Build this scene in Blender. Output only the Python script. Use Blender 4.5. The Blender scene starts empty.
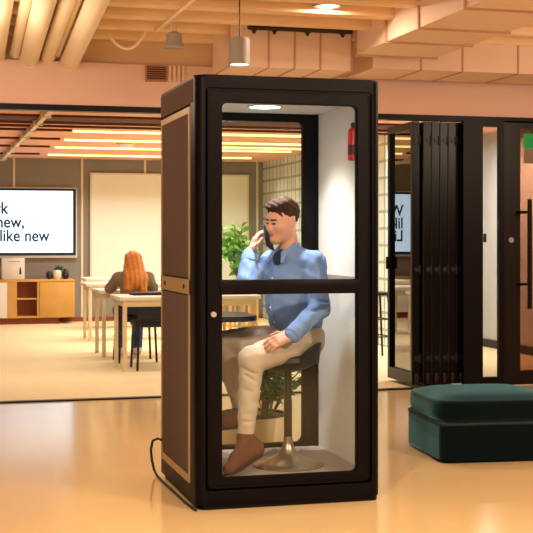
import bpy, bmesh, math, random
import numpy as np
from mathutils import Vector, Matrix

random.seed(7)
R = math.radians
C = bpy.context.scene.collection
SC = bpy.context.scene
YAW = R(15.3)

# ------------------------------------------------------------------ materials
def srgb(r, g, b):
    f = lambda c: (c/255/12.92) if c/255 <= .04045 else ((c/255+.055)/1.055)**2.4
    return (f(r), f(g), f(b), 1)

def mat(name, rgb, rough=.6, metal=0, spec=.5, noise=0, nscale=20, bump=0, bscale=60, sheen=0, coat=0):
    m = bpy.data.materials.new(name); m.use_nodes = True
    nt = m.node_tree; b = nt.nodes['Principled BSDF']
    col = srgb(*rgb)
    b.inputs['Base Color'].default_value = col
    b.inputs['Roughness'].default_value = rough
    b.inputs['Metallic'].default_value = metal
    b.inputs['Specular IOR Level'].default_value = spec
    if sheen: b.inputs['Sheen Weight'].default_value = sheen; b.inputs['Sheen Roughness'].default_value = .38; b.inputs['Sheen Tint'].default_value = srgb(118, 184, 205)
    if coat: b.inputs['Coat Weight'].default_value = coat
    tc = nt.nodes.new('ShaderNodeTexCoord')
    if noise:
        n = nt.nodes.new('ShaderNodeTexNoise'); n.inputs['Scale'].default_value = nscale; n.inputs['Detail'].default_value = 5
        nt.links.new(tc.outputs['Object'], n.inputs['Vector'])
        mx = nt.nodes.new('ShaderNodeMix'); mx.data_type = 'RGBA'
        mx.inputs[6].default_value = tuple(c*(1-noise) for c in col[:3]) + (1,)
        mx.inputs[7].default_value = tuple(min(1, c*(1+noise)) for c in col[:3]) + (1,)
        nt.links.new(n.outputs['Fac'], mx.inputs[0]); nt.links.new(mx.outputs[2], b.inputs['Base Color'])
    if bump:
        n2 = nt.nodes.new('ShaderNodeTexNoise'); n2.inputs['Scale'].default_value = bscale; n2.inputs['Detail'].default_value = 4
        nt.links.new(tc.outputs['Object'], n2.inputs['Vector'])
        bp = nt.nodes.new('ShaderNodeBump'); bp.inputs['Strength'].default_value = bump; bp.inputs['Distance'].default_value = .01
        nt.links.new(n2.outputs['Fac'], bp.inputs['Height']); nt.links.new(bp.outputs['Normal'], b.inputs['Normal'])
    return m

def emit(name, rgb, s):
    m = bpy.data.materials.new(name); m.use_nodes = True
    b = m.node_tree.nodes['Principled BSDF']
    b.inputs['Base Color'].default_value = srgb(*rgb)
    b.inputs['Emission Color'].default_value = srgb(*rgb)
    b.inputs['Emission Strength'].default_value = s
    return m

def glass(name, tint=(255, 255, 255), ior=1.45, gain=1.0):
    m = bpy.data.materials.new(name); m.use_nodes = True
    nt = m.node_tree; nt.nodes.clear()
    o = nt.nodes.new('ShaderNodeOutputMaterial'); t = nt.nodes.new('ShaderNodeBsdfTransparent')
    g = nt.nodes.new('ShaderNodeBsdfGlossy'); g.inputs['Roughness'].default_value = .0
    t.inputs['Color'].default_value = srgb(*tint)
    f = nt.nodes.new('ShaderNodeFresnel'); f.inputs['IOR'].default_value = ior
    k = nt.nodes.new('ShaderNodeMath'); k.operation = 'MULTIPLY'; k.inputs[1].default_value = gain; k.use_clamp = True
    mx = nt.nodes.new('ShaderNodeMixShader')
    nt.links.new(f.outputs[0], k.inputs[0]); nt.links.new(k.outputs[0], mx.inputs[0])
    nt.links.new(t.outputs[0], mx.inputs[1]); nt.links.new(g.outputs[0], mx.inputs[2]); nt.links.new(mx.outputs[0], o.inputs[0])
    return m

def grid_mat(name, c1, c2, mortar, w, h, ms):
    m = bpy.data.materials.new(name); m.use_nodes = True
    nt = m.node_tree; b = nt.nodes['Principled BSDF']; b.inputs['Roughness'].default_value = .25
    tc = nt.nodes.new('ShaderNodeTexCoord'); sp = nt.nodes.new('ShaderNodeSeparateXYZ'); cb = nt.nodes.new('ShaderNodeCombineXYZ')
    nt.links.new(tc.outputs['Object'], sp.inputs[0]); nt.links.new(sp.outputs['Y'], cb.inputs['X']); nt.links.new(sp.outputs['Z'], cb.inputs['Y'])
    br = nt.nodes.new('ShaderNodeTexBrick'); br.offset = 0; br.inputs['Scale'].default_value = 1
    br.inputs['Brick Width'].default_value = w; br.inputs['Row Height'].default_value = h; br.inputs['Mortar Size'].default_value = ms
    br.inputs['Color1'].default_value = srgb(*c1); br.inputs['Color2'].default_value = srgb(*c2); br.inputs['Mortar'].default_value = srgb(*mortar)
    nt.links.new(cb.outputs[0], br.inputs['Vector']); nt.links.new(br.outputs['Color'], b.inputs['Base Color'])
    return m

M = dict(
    floor=mat('resin_floor', (206, 182, 136), .15, spec=.3, noise=.07, nscale=1.7, bump=.015, bscale=9),
    carpet=mat('carpet', (220, 204, 160), .8, noise=.08, nscale=9, bump=.1, bscale=200),
    salmon=mat('salmon_paint', (234, 196, 184), .7, noise=.03, nscale=3),
    deck=mat('deck_paint', (240, 206, 168), .75),
    cream=mat('cream_paint', (244, 222, 192), .55, noise=.03, nscale=4),
    ductm=mat('duct_paint', (238, 206, 186), .6, noise=.03, nscale=2),
    seam=mat('duct_seam', (196, 150, 126), .6),
    mceil=mat('pink_ceiling_board', (236, 172, 138), .7, noise=.05, nscale=2),
    slot=mat('dark_slot', (92, 40, 24), .8),
    taupe=mat('taupe_panel', (138, 132, 126), .75),
    whitewall=mat('white_wall', (206, 210, 214), .75),
    board=mat('white_board', (238, 238, 230), .45),
    trimw=mat('white_trim', (226, 214, 196), .5),
    black=mat('black_frame', (11, 6, 8), .42, spec=.2),
    panelblack=mat('panel_frame', (8, 4, 9), .3, spec=.2),
    doorbrown=mat('door_frame_brown', (24, 12, 13), .4, spec=.3),
    booth=mat('booth_shell', (8, 4, 8), .42, spec=.12),
    felt=mat('booth_felt', (96, 79, 74), .95, spec=.15, noise=.12, nscale=30, bump=.15, bscale=300),
    beige=mat('beige_trim', (176, 148, 108), .45, metal=.25),
    feltw=mat('white_felt', (222, 217, 210), .95, spec=.1, noise=.03, nscale=12, bump=.05, bscale=200),
    boothfloor=mat('booth_carpet', (164, 148, 142), .95, noise=.15, nscale=60),
    boothceil=mat('booth_ceiling_white', (214, 212, 206), .8),
    glass=glass('booth_glass', (250, 252, 250), 1.4, .9),
    pglass=glass('partition_glass', (120, 120, 130), 1.9, 1.9),
    dglass=glass('door_glass', (186, 156, 136), 1.45, 1.0),
    wglass=glass('window_glass', (235, 232, 225), 1.45, 1.0),
    red=mat('red_metal', (196, 30, 28), .35),
    darklabel=mat('dark_label', (80, 20, 24), .5),
    steel=mat('brushed_steel', (176, 158, 136), .32, metal=.9),
    bronze=mat('dark_bronze', (58, 44, 38), .4, metal=.6),
    plastic=mat('black_plastic', (22, 20, 22), .45),
    shirt=mat('blue_shirt', (118, 146, 200), .85, spec=.2, noise=.12, nscale=14, bump=.12, bscale=40),
    undershirt=mat('dark_inner_shirt', (26, 34, 66), .9),
    trouser=mat('beige_trousers', (198, 180, 164), .85, spec=.2, noise=.08, nscale=18, bump=.1, bscale=40),
    skin=mat('skin', (208, 154, 132), .5, spec=.35),
    lips=mat('lips', (176, 92, 84), .5),
    hair=mat('brown_hair', (58, 36, 25), .8, spec=.15, noise=.4, nscale=60, bump=.25, bscale=90),
    eye=mat('eye_dark', (36, 22, 18), .3),
    suede=mat('brown_suede', (98, 54, 36), .85, noise=.15, nscale=40),
    sole=mat('shoe_sole', (52, 34, 26), .7),
    sock=mat('grey_sock', (150, 146, 142), .9),
    ginger=mat('ginger_hair', (200, 124, 50), .5, noise=.35, nscale=30, bump=.5, bscale=60),
    greytop=mat('grey_top', (128, 110, 86), .9),
    jeans=mat('blue_jeans', (44, 74, 128), .9),
    navy=mat('navy_fabric', (30, 30, 48), .8),
    wood=mat('oak_orange', (208, 158, 82), .5, noise=.12, nscale=6),
    wooddark=mat('red_brown_wood', (140, 66, 34), .6),
    pale=mat('pale_wood', (226, 206, 172), .5),
    tabletop=mat('white_tabletop', (236, 226, 208), .4),
    white=mat('white_matt', (232, 228, 224), .6),
    ceramic=mat('white_ceramic', (236, 226, 206), .35),
    soil=mat('soil', (48, 32, 24), .95, bump=.6, bscale=80),
    leaf=mat('green_leaf', (112, 170, 60), .45, noise=.35, nscale=8),
    leafdark=mat('deep_green_leaf', (44, 100, 52), .45, noise=.35, nscale=8),
    stemg=mat('plant_stem', (96, 110, 52), .7),
    velvet=mat('dark_green_velvet', (7, 15, 18), .95, spec=.05, sheen=1, noise=.12, nscale=16, bump=.1, bscale=150),
    velvetseam=mat('dark_green_piping', (18, 36, 34), .8),
    grey=mat('grey_metal', (160, 152, 146), .55, metal=0),
    bezel=mat('tv_bezel', (28, 30, 56), .3),
    silver=mat('silver_edge', (214, 208, 206), .4, metal=.2),
    navytext=mat('navy_text', (22, 44, 84), .6),
    vent=mat('vent_brown', (176, 128, 92), .6),
    ventdark=mat('vent_dark', (84, 46, 28), .8),
    screen=emit('tv_screen', (200, 230, 255), 1.35),
    strip=emit('linear_light', (255, 226, 140), 2.6),
    disc=emit('booth_light_disc', (240, 248, 255), 8.0),
    lampface=emit('lamp_face', (255, 240, 220), 3.0),
    green=emit('exit_green', (60, 225, 140), 2.5),
    signwhite=emit('exit_white', (225, 235, 225), 1.0),
)
M['grid'] = grid_mat('glass_block', (226, 236, 230), (206, 220, 212), (160, 170, 156), .22, .215, .02)

# ------------------------------------------------------------------ mesh helpers
def nb(): return bmesh.new()

def box(bm, x0, x1, y0, y1, z0, z1, bev=0, seg=2):
    r = bmesh.ops.create_cube(bm, size=1)
    vs = r['verts']
    for v in vs:
        v.co = Vector(((x0+x1)/2 + v.co.x*(x1-x0), (y0+y1)/2 + v.co.y*(y1-y0), (z0+z1)/2 + v.co.z*(z1-z0)))
    if bev:
        es = list({e for v in vs for e in v.link_edges})
        bmesh.ops.bevel(bm, geom=es, offset=bev, segments=seg, profile=.5, affect='EDGES')
    return bm

def frame_from(d):
    d = d.normalized(); a = Vector((0, 0, 1)) if abs(d.z) < .9 else Vector((1, 0, 0))
    u = d.cross(a).normalized(); return u, d.cross(u)

def tube(bm, pts, r, n=12, cap=True):
    pts = [Vector(p) for p in pts]; rs = r if isinstance(r, (list, tuple)) else [r]*len(pts)
    rings = []; pu = None
    for i, p in enumerate(pts):
        d = (pts[min(i+1, len(pts)-1)] - pts[max(i-1, 0)])
        if pu is None: u, w = frame_from(d)
        else:
            dn = d.normalized(); u = (pu - dn*pu.dot(dn)).normalized(); w = dn.cross(u)
        pu = u
        rings.append([bm.verts.new(p + (u*math.cos(2*math.pi*k/n) + w*math.sin(2*math.pi*k/n))*rs[i]) for k in range(n)])
    for a, b in zip(rings, rings[1:]):
        for k in range(n): bm.faces.new((a[k], a[(k+1) % n], b[(k+1) % n], b[k]))
    if cap:
        bm.faces.new(rings[0][::-1]); bm.faces.new(rings[-1])
    return bm

def lathe(bm, prof, c=(0, 0), n=40, cap=True):
    rings = [[bm.verts.new((c[0]+r*math.cos(2*math.pi*k/n), c[1]+r*math.sin(2*math.pi*k/n), z)) for k in range(n)] for r, z in prof]
    for a, b in zip(rings, rings[1:]):
        for k in range(n): bm.faces.new((a[k], a[(k+1) % n], b[(k+1) % n], b[k]))
    if cap:
        bm.faces.new(rings[0][::-1]); bm.faces.new(rings[-1])
    return bm

def rrect(x0, x1, z0, z1, r, n=6):
    out = []
    for cx, cz, a0 in ((x1-r, z1-r, 0), (x0+r, z1-r, 90), (x0+r, z0+r, 180), (x1-r, z0+r, 270)):
        for k in range(n+1):
            a = R(a0 + 90*k/n); out.append((cx + r*math.cos(a), cz + r*math.sin(a)))
    return out

def prism(bm, poly, a0, a1, axis='y'):
    P = {'y': lambda p, a: (p[0], a, p[1]), 'z': lambda p, a: (p[0], p[1], a), 'x': lambda p, a: (a, p[0], p[1])}[axis]
    A = [bm.verts.new(P(p, a0)) for p in poly]; B = [bm.verts.new(P(p, a1)) for p in poly]; n = len(poly)
    for k in range(n): bm.faces.new((A[k], A[(k+1) % n], B[(k+1) % n], B[k]))
    bm.faces.new(A[::-1]); bm.faces.new(B)
    return bm

def ring(bm, outer, inner, a0, a1, axis='y'):
    """extruded frame between two outlines that have the same number of points"""
    P = {'y': lambda p, a: (p[0], a, p[1]), 'z': lambda p, a: (p[0], p[1], a), 'x': lambda p, a: (a, p[0], p[1])}[axis]
    n = len(outer)
    L = [[bm.verts.new(P(p, a)) for p in poly] for poly, a in ((outer, a0), (outer, a1), (inner, a1), (inner, a0))]
    for i in range(4):
        a, b = L[i], L[(i+1) % 4]
        for k in range(n): bm.faces.new((a[k], a[(k+1) % n], b[(k+1) % n], b[k]))
    return bm

def link(name, me, parent=None, world=True):
    o = bpy.data.objects.new(name, me); C.objects.link(o)
    if parent:
        if world:
            off = parent['_at']
            me.transform(Matrix.Translation(-Vector(off)))
            if parent.parent is None: pass
            o.parent = parent
        else: o.parent = parent
    o['_at'] = tuple(parent['_at']) if parent else (0., 0., 0.)
    return o

def obj(name, bm, m, parent=None, world=True, smooth=True, ang=35, label=None):
    bmesh.ops.recalc_face_normals(bm, faces=bm.faces)
    me = bpy.data.meshes.new(name); bm.to_mesh(me); bm.free()
    me.materials.append(m)
    if smooth:
        me.polygons.foreach_set('use_smooth', [True]*len(me.polygons))
        me.set_sharp_from_angle(angle=R(ang))
    o = link(name, me, parent, world)
    if label: o['label'] = label
    return o

def thing(name, label, cat, loc=(0, 0, 0), rotz=0, group=None):
    o = bpy.data.objects.new(name, None); C.objects.link(o)
    o.location = loc; o.rotation_euler = (0, 0, rotz); o.empty_display_size = .1
    o['_at'] = tuple(loc)
    return tag(o, label, cat, group)

def tag(o, label, cat, group=None):
    o['label'] = label; o['category'] = cat
    if group: o['group'] = group
    return o

def struct(name, bm, m, parent=None, **k):
    o = obj(name, bm, m, parent, **k)
    if parent is None: o['kind'] = 'structure'
    return o

def sub(o): # child of a child: same world origin bookkeeping
    return o

def dup(o, loc=None, rotz=None, parent=None):
    c = o.copy(); C.objects.link(c)
    if parent is not None: c.parent = parent
    if loc is not None: c.location = loc; c['_at'] = tuple(loc)
    if rotz is not None: c.rotation_euler = (0, 0, rotz)
    for ch in list(o.children): dup(ch, parent=c)
    return c

def quick(x0, x1, y0, y1, z0, z1, bev=0): return box(nb(), x0, x1, y0, y1, z0, z1, bev)

# ------------------------------------------------------------------ implicit-surface modeller (bodies, clothes)
class SDF:
    def __init__(s, lo, hi, h):
        s.lo = np.array(lo, float); s.h = h
        s.n = np.ceil((np.array(hi)-s.lo)/h).astype(int)+1
        s.ax = [s.lo[i]+h*np.arange(s.n[i]) for i in range(3)]
        s.f = np.full(s.n, 1.0, np.float32)
    def _win(s, lo, hi, m):
        sl = []
        for i in range(3):
            a = int(max(0, math.floor((lo[i]-m-s.lo[i])/s.h))); b = int(min(s.n[i], math.ceil((hi[i]+m-s.lo[i])/s.h)+1))
            sl.append(slice(a, max(a, b)))
        g = np.meshgrid(*[s.ax[i][sl[i]] for i in range(3)], indexing='ij', sparse=True)
        return tuple(sl), g
    def _put(s, sl, d, k, op='u'):
        f = s.f[sl]
        if op == 'u':
            h = np.maximum(k-np.abs(f-d), 0)/k; s.f[sl] = np.minimum(f, d)-h*h*k*.25
        else:
            d = -d; h = np.maximum(k-np.abs(f-d), 0)/k; s.f[sl] = np.maximum(f, d)+h*h*k*.25
    def rc(s, a, b, ra, rb, k=.03, op='u'):
        a = np.array(a, float); b = np.array(b, float); rm = max(ra, rb)
        sl, g = s._win(np.minimum(a, b)-rm, np.maximum(a, b)+rm, k+.04)
        ab = b-a; L2 = float(ab@ab)+1e-12
        px, py, pz = g[0]-a[0], g[1]-a[1], g[2]-a[2]
        t = np.clip((px*ab[0]+py*ab[1]+pz*ab[2])/L2, 0, 1)
        d = np.sqrt((px-t*ab[0])**2+(py-t*ab[1])**2+(pz-t*ab[2])**2)-(ra+(rb-ra)*t)
        s._put(sl, d.astype(np.float32), k, op); return s
    def el(s, c, r, Rm=None, k=.03, op='u'):
        c = np.array(c, float); r = np.array(r, float); rm = r.max()
        sl, g = s._win(c-rm, c+rm, k+.04)
        px, py, pz = g[0]-c[0], g[1]-c[1], g[2]-c[2]
        if Rm is not None:
            px, py, pz = [px*Rm[0][i]+py*Rm[1][i]+pz*Rm[2][i] for i in range(3)]
        q = np.sqrt((px/r[0])**2+(py/r[1])**2+(pz/r[2])**2)+1e-9
        q2 = np.sqrt((px/r[0]**2)**2+(py/r[1]**2)**2+(pz/r[2]**2)**2)+1e-9
        s._put(sl, (q*(q-1)/q2).astype(np.float32), k, op); return s
    def half(s, p, n, k=.01):
        """cut away the side n points to"""
        g = np.meshgrid(*s.ax, indexing='ij', sparse=True)
        d = (g[0]-p[0])*n[0]+(g[1]-p[1])*n[1]+(g[2]-p[2])*n[2]
        h = np.maximum(k-np.abs(s.f-d), 0)/k; s.f = (np.maximum(s.f, d)+h*h*k*.25).astype(np.float32); return s
    def disp(s, fn):
        g = np.meshgrid(*s.ax, indexing='ij', sparse=True); s.f = (s.f+fn(*g)).astype(np.float32); return s
    def mesh(s, name, relax=1):
        f = s.f.copy()
        f[0], f[-1], f[:, 0], f[:, -1], f[:, :, 0], f[:, :, -1] = [.5]*6
        ins = f < 0; nx, ny, nz = f.shape
        cs = np.zeros((nx-1, ny-1, nz-1), np.int8)
        for dx in (0, 1):
            for dy in (0, 1):
                for dz in (0, 1): cs += ins[dx:nx-1+dx, dy:ny-1+dy, dz:nz-1+dz]
        act = (cs > 0) & (cs < 8)
        idx = np.full(act.shape, -1, np.int64); I = np.argwhere(act); idx[act] = np.arange(len(I))
        acc = np.zeros((len(I), 3)); cnt = np.zeros(len(I))
        cor = [(x, y, z) for x in (0, 1) for y in (0, 1) for z in (0, 1)]
        for a in cor:
            for axis in range(3):
                if a[axis]: continue
                b = list(a); b[axis] = 1
                fa = f[I[:, 0]+a[0], I[:, 1]+a[1], I[:, 2]+a[2]]; fb = f[I[:, 0]+b[0], I[:, 1]+b[1], I[:, 2]+b[2]]
                c = (fa < 0) != (fb < 0); den = np.where(c, fa-fb, 1); t = np.where(c, fa/den, 0)
                p = np.tile(np.array(a, float), (len(I), 1)); p[:, axis] += t
                acc[c] += p[c]; cnt[c] += 1
        V = s.lo+s.h*(I+acc/cnt[:, None])
        F = []
        for axis in range(3):
            o1, o2 = (axis+1) % 3, (axis+2) % 3
            sa = [slice(None)]*3; sb = [slice(None)]*3; sa[axis] = slice(0, -1); sb[axis] = slice(1, None)
            A = ins[tuple(sa)]; B = ins[tuple(sb)]
            E = np.argwhere(A != B)
            E = E[(E[:, o1] > 0) & (E[:, o2] > 0) & (E[:, o1] < f.shape[o1]-1) & (E[:, o2] < f.shape[o2]-1)]
            fl = A[E[:, 0], E[:, 1], E[:, 2]]
            def cell(d1, d2):
                q = E.copy(); q[:, o1] -= d1; q[:, o2] -= d2; return idx[q[:, 0], q[:, 1], q[:, 2]]
            q = np.stack([cell(1, 1), cell(0, 1), cell(0, 0), cell(1, 0)], 1)
            q[~fl] = q[~fl][:, ::-1]; F.append(q)
        F = np.concatenate(F)
        for _ in range(relax):
            S = np.zeros_like(V); N = np.zeros(len(V))
            for a, b in ((0, 1), (1, 2), (2, 3), (3, 0)):
                np.add.at(S, F[:, a], V[F[:, b]]); np.add.at(N, F[:, a], 1)
            V = V*.4+.6*S/np.maximum(N, 1)[:, None]
        me = bpy.data.meshes.new(name)
        me.vertices.add(len(V)); me.vertices.foreach_set('co', V.astype(np.float32).ravel())
        me.loops.add(len(F)*4); me.loops.foreach_set('vertex_index', F.astype(np.int32).ravel())
        me.polygons.add(len(F)); me.polygons.foreach_set('loop_start', np.arange(0, len(F)*4, 4, dtype=np.int32))
        me.update(calc_edges=True); me.validate()
        me.polygons.foreach_set('use_smooth', [True]*len(me.polygons))
        return me

def sobj(name, sdf, m, parent, off=(0, 0, 0), label=None, relax=1):
    me = sdf.mesh(name, relax); me.transform(Matrix.Translation(-Vector(off))); me.materials.append(m)
    o = bpy.data.objects.new(name, me); C.objects.link(o); o.parent = parent; o['_at'] = tuple(parent['_at'])
    if label: o['label'] = label
    return o

# ------------------------------------------------------------------ setting
FY = 10.65          # the glazed front between hall and meeting room
MC = 2.70           # meeting room ceiling
struct('floor', quick(-5, 9, -2.5, FY, -.1, 0), M['floor'])
struct('floor_carpet', quick(-1.5, 7.2, FY, 21, -.1, 0), M['carpet'])
struct('wall_back', quick(-1.5, 5.65, 20.9, 21.0, 0, 2.9), M['taupe'])
struct('wall_left', quick(-1.5, -1.4, FY+.12, 20.9, 0, 2.9), M['taupe'])
struct('wall_glassblock', quick(5.65, 5.8, 14.9, 20.9, 0, MC), M['grid'])
struct('wall_right', quick(6.9, 7.05, FY+.12, 15.1, 0, 2.9), M['whitewall'])
struct('wall_corridor', quick(5.8, 6.9, 15.0, 15.15, 0, 2.9), M['whitewall'])
struct('baseboard_corridor', quick(6.875, 6.899, FY+.13, 15.0, 0, .1), M['doorbrown'])
struct('baseboard_back', quick(-1.4, 5.65, 20.875, 20.899, 0, .07), M['wooddark'])
struct('ceiling', quick(-1.5, 7.05, FY+.12, 21, MC, MC+.1), M['mceil'])
struct('wall_facade', quick(-5, 9, FY, FY+.12, 2.5, 2.87), M['salmon'])
struct('wall_upper', quick(-5, 9, 10.74, 10.85, 2.5, 3.3), M['deck'])
struct('ceiling_hall', quick(-5, 9, -2.5, 10.85, 3.12, 3.3), M['deck'])
bm = nb()
for y in (7.9, 8.4, 8.9, 9.4, 9.9, 10.4): box(bm, -5, 9, y-.07, y+.07, 3.04, 3.121, .015)
struct('trim_1', bm, M['deck'])                       # downstand ribs of the hall ceiling
struct('trim_2', quick(-5, 9, FY-.01, FY+.1, 2.455, 2.505), M['black'])     # head of the glazed front
struct('trim_3', quick(-5, 5.0, FY-.03, FY+.05, 0, .012), M['black'])       # floor track
for i, x in enumerate((1.417, 2.531, 3.591, 5.55)):
    struct('trim_%d' % (4+i), quick(x-.018, x+.018, 20.888, 20.899, .07 if i < 3 else .07, MC), M['trimw'])
bm = nb()
for k, (y, w) in enumerate(((13.75, .5), (14.3, .1), (14.75, .07), (15.25, .07), (16.6, .07), (18.0, .07), (19.6, .07))):
    box(bm, -1.4, 5.6 if k < 3 else 1.72, y-w/2, y+w/2, MC-.025, MC+.001)
struct('trim_8', bm, M['slot'])                       # dark recessed slots of the meeting room ceiling
bm = nb(); box(bm, 1.18, 1.23, 12.5, 20.6, MC-.07, MC-.02)
for y in np.arange(13, 20.5, .9): box(bm, 1.15, 1.26, y, y+.08, MC-.08, MC)
struct('trim_9', bm, M['pale'])                       # rail along the ceiling

def strips():
    first = None
    for x0, x1, y in ((1.74, 5.2, 15.25), (1.78, 5.3, 16.6), (3.3, 5.3, 17.4), (1.8, 5.3, 18.0), (1.85, 5.1, 19.6)):
        t = thing('linear_light', '', 'ceiling light', ((x0+x1)/2, y, MC-.05), 0, 'linear lights on the meeting room ceiling')
        obj('diffuser', quick(x0, x1, y-.025, y+.025, MC-.034, MC-.012), M['strip'], t)
        obj('housing', quick(x0-.01, x1+.01, y-.035, y+.035, MC-.012, MC), M['trimw'], t)
        yield t
for t, l in zip(strips(), ('long glowing linear ceiling light nearest the glazed front of the meeting room',
                           'long glowing linear ceiling light, second from the glazed front',
                           'short glowing linear ceiling light on the right half of the meeting room',
                           'long glowing linear ceiling light, second from the taupe back wall',
                           'glowing linear ceiling light nearest the taupe back wall')): t['label'] = l
t = thing('smoke_detector', 'small round white detector on the meeting room ceiling between linear lights', 'smoke detector', (2.7, 17.3, MC))
obj('body', lathe(nb(), [(.09, MC-.05), (.12, MC-.02), (.12, MC+.003)], (2.7, 17.3), 20), M['white'], t)

# ------------------------------------------------------------------ right end of the glazed front: fixed light and door
w = struct('window_1', ring(nb(), [(4.79, .0), (5.2, .0), (5.2, 2.47), (4.79, 2.47)], [(4.985, .09), (5.15, .09), (5.15, 2.41), (4.985, 2.41)], FY-.02, FY+.03), M['black'])
obj('window_pane', quick(4.98, 5.155, FY+.0, FY+.008, .085, 2.415), M['wglass'], w)
obj('latch', box(nb(), 4.985, 5.015, FY-.035, FY-.02, 1.34, 1.42, .004), M['plastic'], w)
d = struct('door_1', ring(nb(), [(5.2, 0.01), (6.5, 0.01), (6.5, 2.47), (5.2, 2.47)], [(5.37, .14), (6.35, .14), (6.35, 2.40), (5.37, 2.40)], FY-.01, FY+.06), M['doorbrown'])
obj('door_pane', quick(5.365, 6.355, FY+.02, FY+.03, .135, 2.405), M['dglass'], d)
bm = nb(); tube(bm, [(5.43, FY-.08, .72), (5.43, FY-.08, 1.74)], .022, 14)
h = obj('pull_handle', bm, M['black'], d)
bm = nb(); tube(bm, [(5.43, FY-.08, .95), (5.34, FY-.08, .95), (5.34, FY-.005, .95)], .014); tube(bm, [(5.43, FY-.08, 1.62), (5.34, FY-.08, 1.62), (5.34, FY-.005, 1.62)], .014)
obj('handle_bracket', bm, M['black'], h)
bm = nb(); tube(bm, [(5.27, FY-.03, 1.36), (5.27, FY-.005, 1.36)], .025, 16)
obj('lock_cylinder', bm, M['grey'], d)
e = thing('exit_sign', 'green and white emergency sign hanging behind the dark glazed door', 'sign', (5.9, 11.3, 2.1))
obj('green_panel', quick(5.745, 6.06, 11.29, 11.32, 2.27, 2.42, .004), M['green'], e, label='glowing green upper panel')
obj('white_panel', quick(5.745, 6.06, 11.29, 11.32, 2.12, 2.268, .004), M['signwhite'], e, label='pale lower panel')
bm = nb(); tube(bm, [(5.82, 11.305, 2.42), (5.82, 11.305, MC)], .006); obj('suspension_rod', bm, M['grey'], e); bm = nb(); tube(bm, [(5.99, 11.305, 2.42), (5.99, 11.305, MC)], .006)
obj('suspension_rod', bm, M['grey'], e)

# ------------------------------------------------------------------ folded partition
def panel(x, label, extra=False):
    y0, y1 = FY+.07, FY+.73
    t = thing('folding_panel', label, 'partition panel', (x, (y0+y1)/2, 0), 0, 'folded glass partition panels')
    o = [(y0, .03), (y1, .03), (y1, 2.45), (y0, 2.45)]; i = [(y0+.05, .14), (y1-.05, .14), (y1-.05, 2.38), (y0+.05, 2.38)]
    obj('panel_frame', ring(nb(), o, i, x-.034, x+.034, 'x'), M['panelblack'], t)
    obj('panel_glass', quick(x-.004, x+.004, y0+.045, y1-.045, .135, 2.385), M['pglass'], t)
    for z in (.27, 1.09, 2.28):
        bm = nb(); tube(bm, [(x+.034, y0-.010, z-.04), (x+.034, y0-.010, z+.04)], .010, 10); box(bm, x-.012, x+.034, y0-.006, y0+.001, z-.02, z+.02)
        obj('hinge', bm, M['plastic'], t)
    bm = nb(); box(bm, x-.018, x+.018, y0-.02, y0, .035, .13, .004)
    for s in (-1, 1): tube(bm, [(x, y0-.024, .125), (x+s*.02, y0-.024, .09)], .005, 6)
    obj('pivot_bracket', bm, M['bronze'], t)
    obj('edge_seal', quick(x-.0395, x-.034, y0+.004, y0+.02, .03, 2.45), M['bronze'], t, label='thin bronze edge seal')
    return t
PL = ['glass partition panel standing open at the outer left of the folded stack, mirroring the screen',
      'folded dark partition panel second from the left of the stack', 'folded dark partition panel third from the left of the stack',
      'folded dark partition panel fourth from the left of the stack', 'folded dark partition panel fifth from the left of the stack',
      'folded dark partition panel sixth from the left, next to the fixed window frame']
p0 = panel(4.36, PL[0])
obj('handle', box(nb(), 4.30, 4.333, FY+.69, FY+.715, 1.08, 1.2, .005), M['black'], p0)
p0.rotation_euler.z = -R(.62)
p1 = panel(4.47, PL[1])
for k in range(2, 6):
    q = dup(p1, loc=(4.47+.083*(k-1), p1.location.y, 0)); q['label'] = PL[k]

# ------------------------------------------------------------------ things on / before the back wall of the meeting room
tv = thing('television', 'large wall screen with navy slogan lettering on pale blue above the oak sideboard', 'television', (1.45, 20.86, 1.12))
obj('bezel', ring(nb(), rrect(.48, 2.42, 1.10, 2.20, .01), rrect(.53, 2.375, 1.145, 2.165, .01), 20.83, 20.885), M['bezel'], tv, label='dark navy bezel')
obj('edge_trim', ring(nb(), rrect(.455, 2.445, 1.06, 2.22, .01), rrect(.48, 2.42, 1.10, 2.20, .01), 20.84, 20.897), M['silver'], tv, label='pale outer edge')
obj('screen', quick(.53, 2.375, 20.85, 20.88, 1.145, 2.165), M['screen'], tv)
def text_mesh(body, size, x, y, z, parent, m, space=1.0):
    cu = bpy.data.curves.new('lettering', 'FONT'); cu.body = body; cu.size = size; cu.extrude = .001; cu.space_line = space; cu.offset = size*.017
    to = bpy.data.objects.new('lettering', cu); C.objects.link(to)
    bpy.context.view_layer.update()
    me = bpy.data.meshes.new_from_object(to.evaluated_get(bpy.context.evaluated_depsgraph_get()))
    bpy.data.objects.remove(to); bpy.data.curves.remove(cu)
    xs = [v.co.x for v in me.vertices]
    me.transform(Matrix.Translation((x, y, z)) @ Matrix.Rotation(R(90), 4, 'X') @ Matrix.Diagonal((.87, 1, 1, 1)))
    me.materials.clear(); me.materials.append(m)
    o = link('lettering', me, parent); o['label'] = 'navy lettering'; return max(xs)-min(xs)
text_mesh('Work\nlike new,\nLive like new', .275, .725, 20.846, 1.785, tv, M['navytext'], .82)

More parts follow.
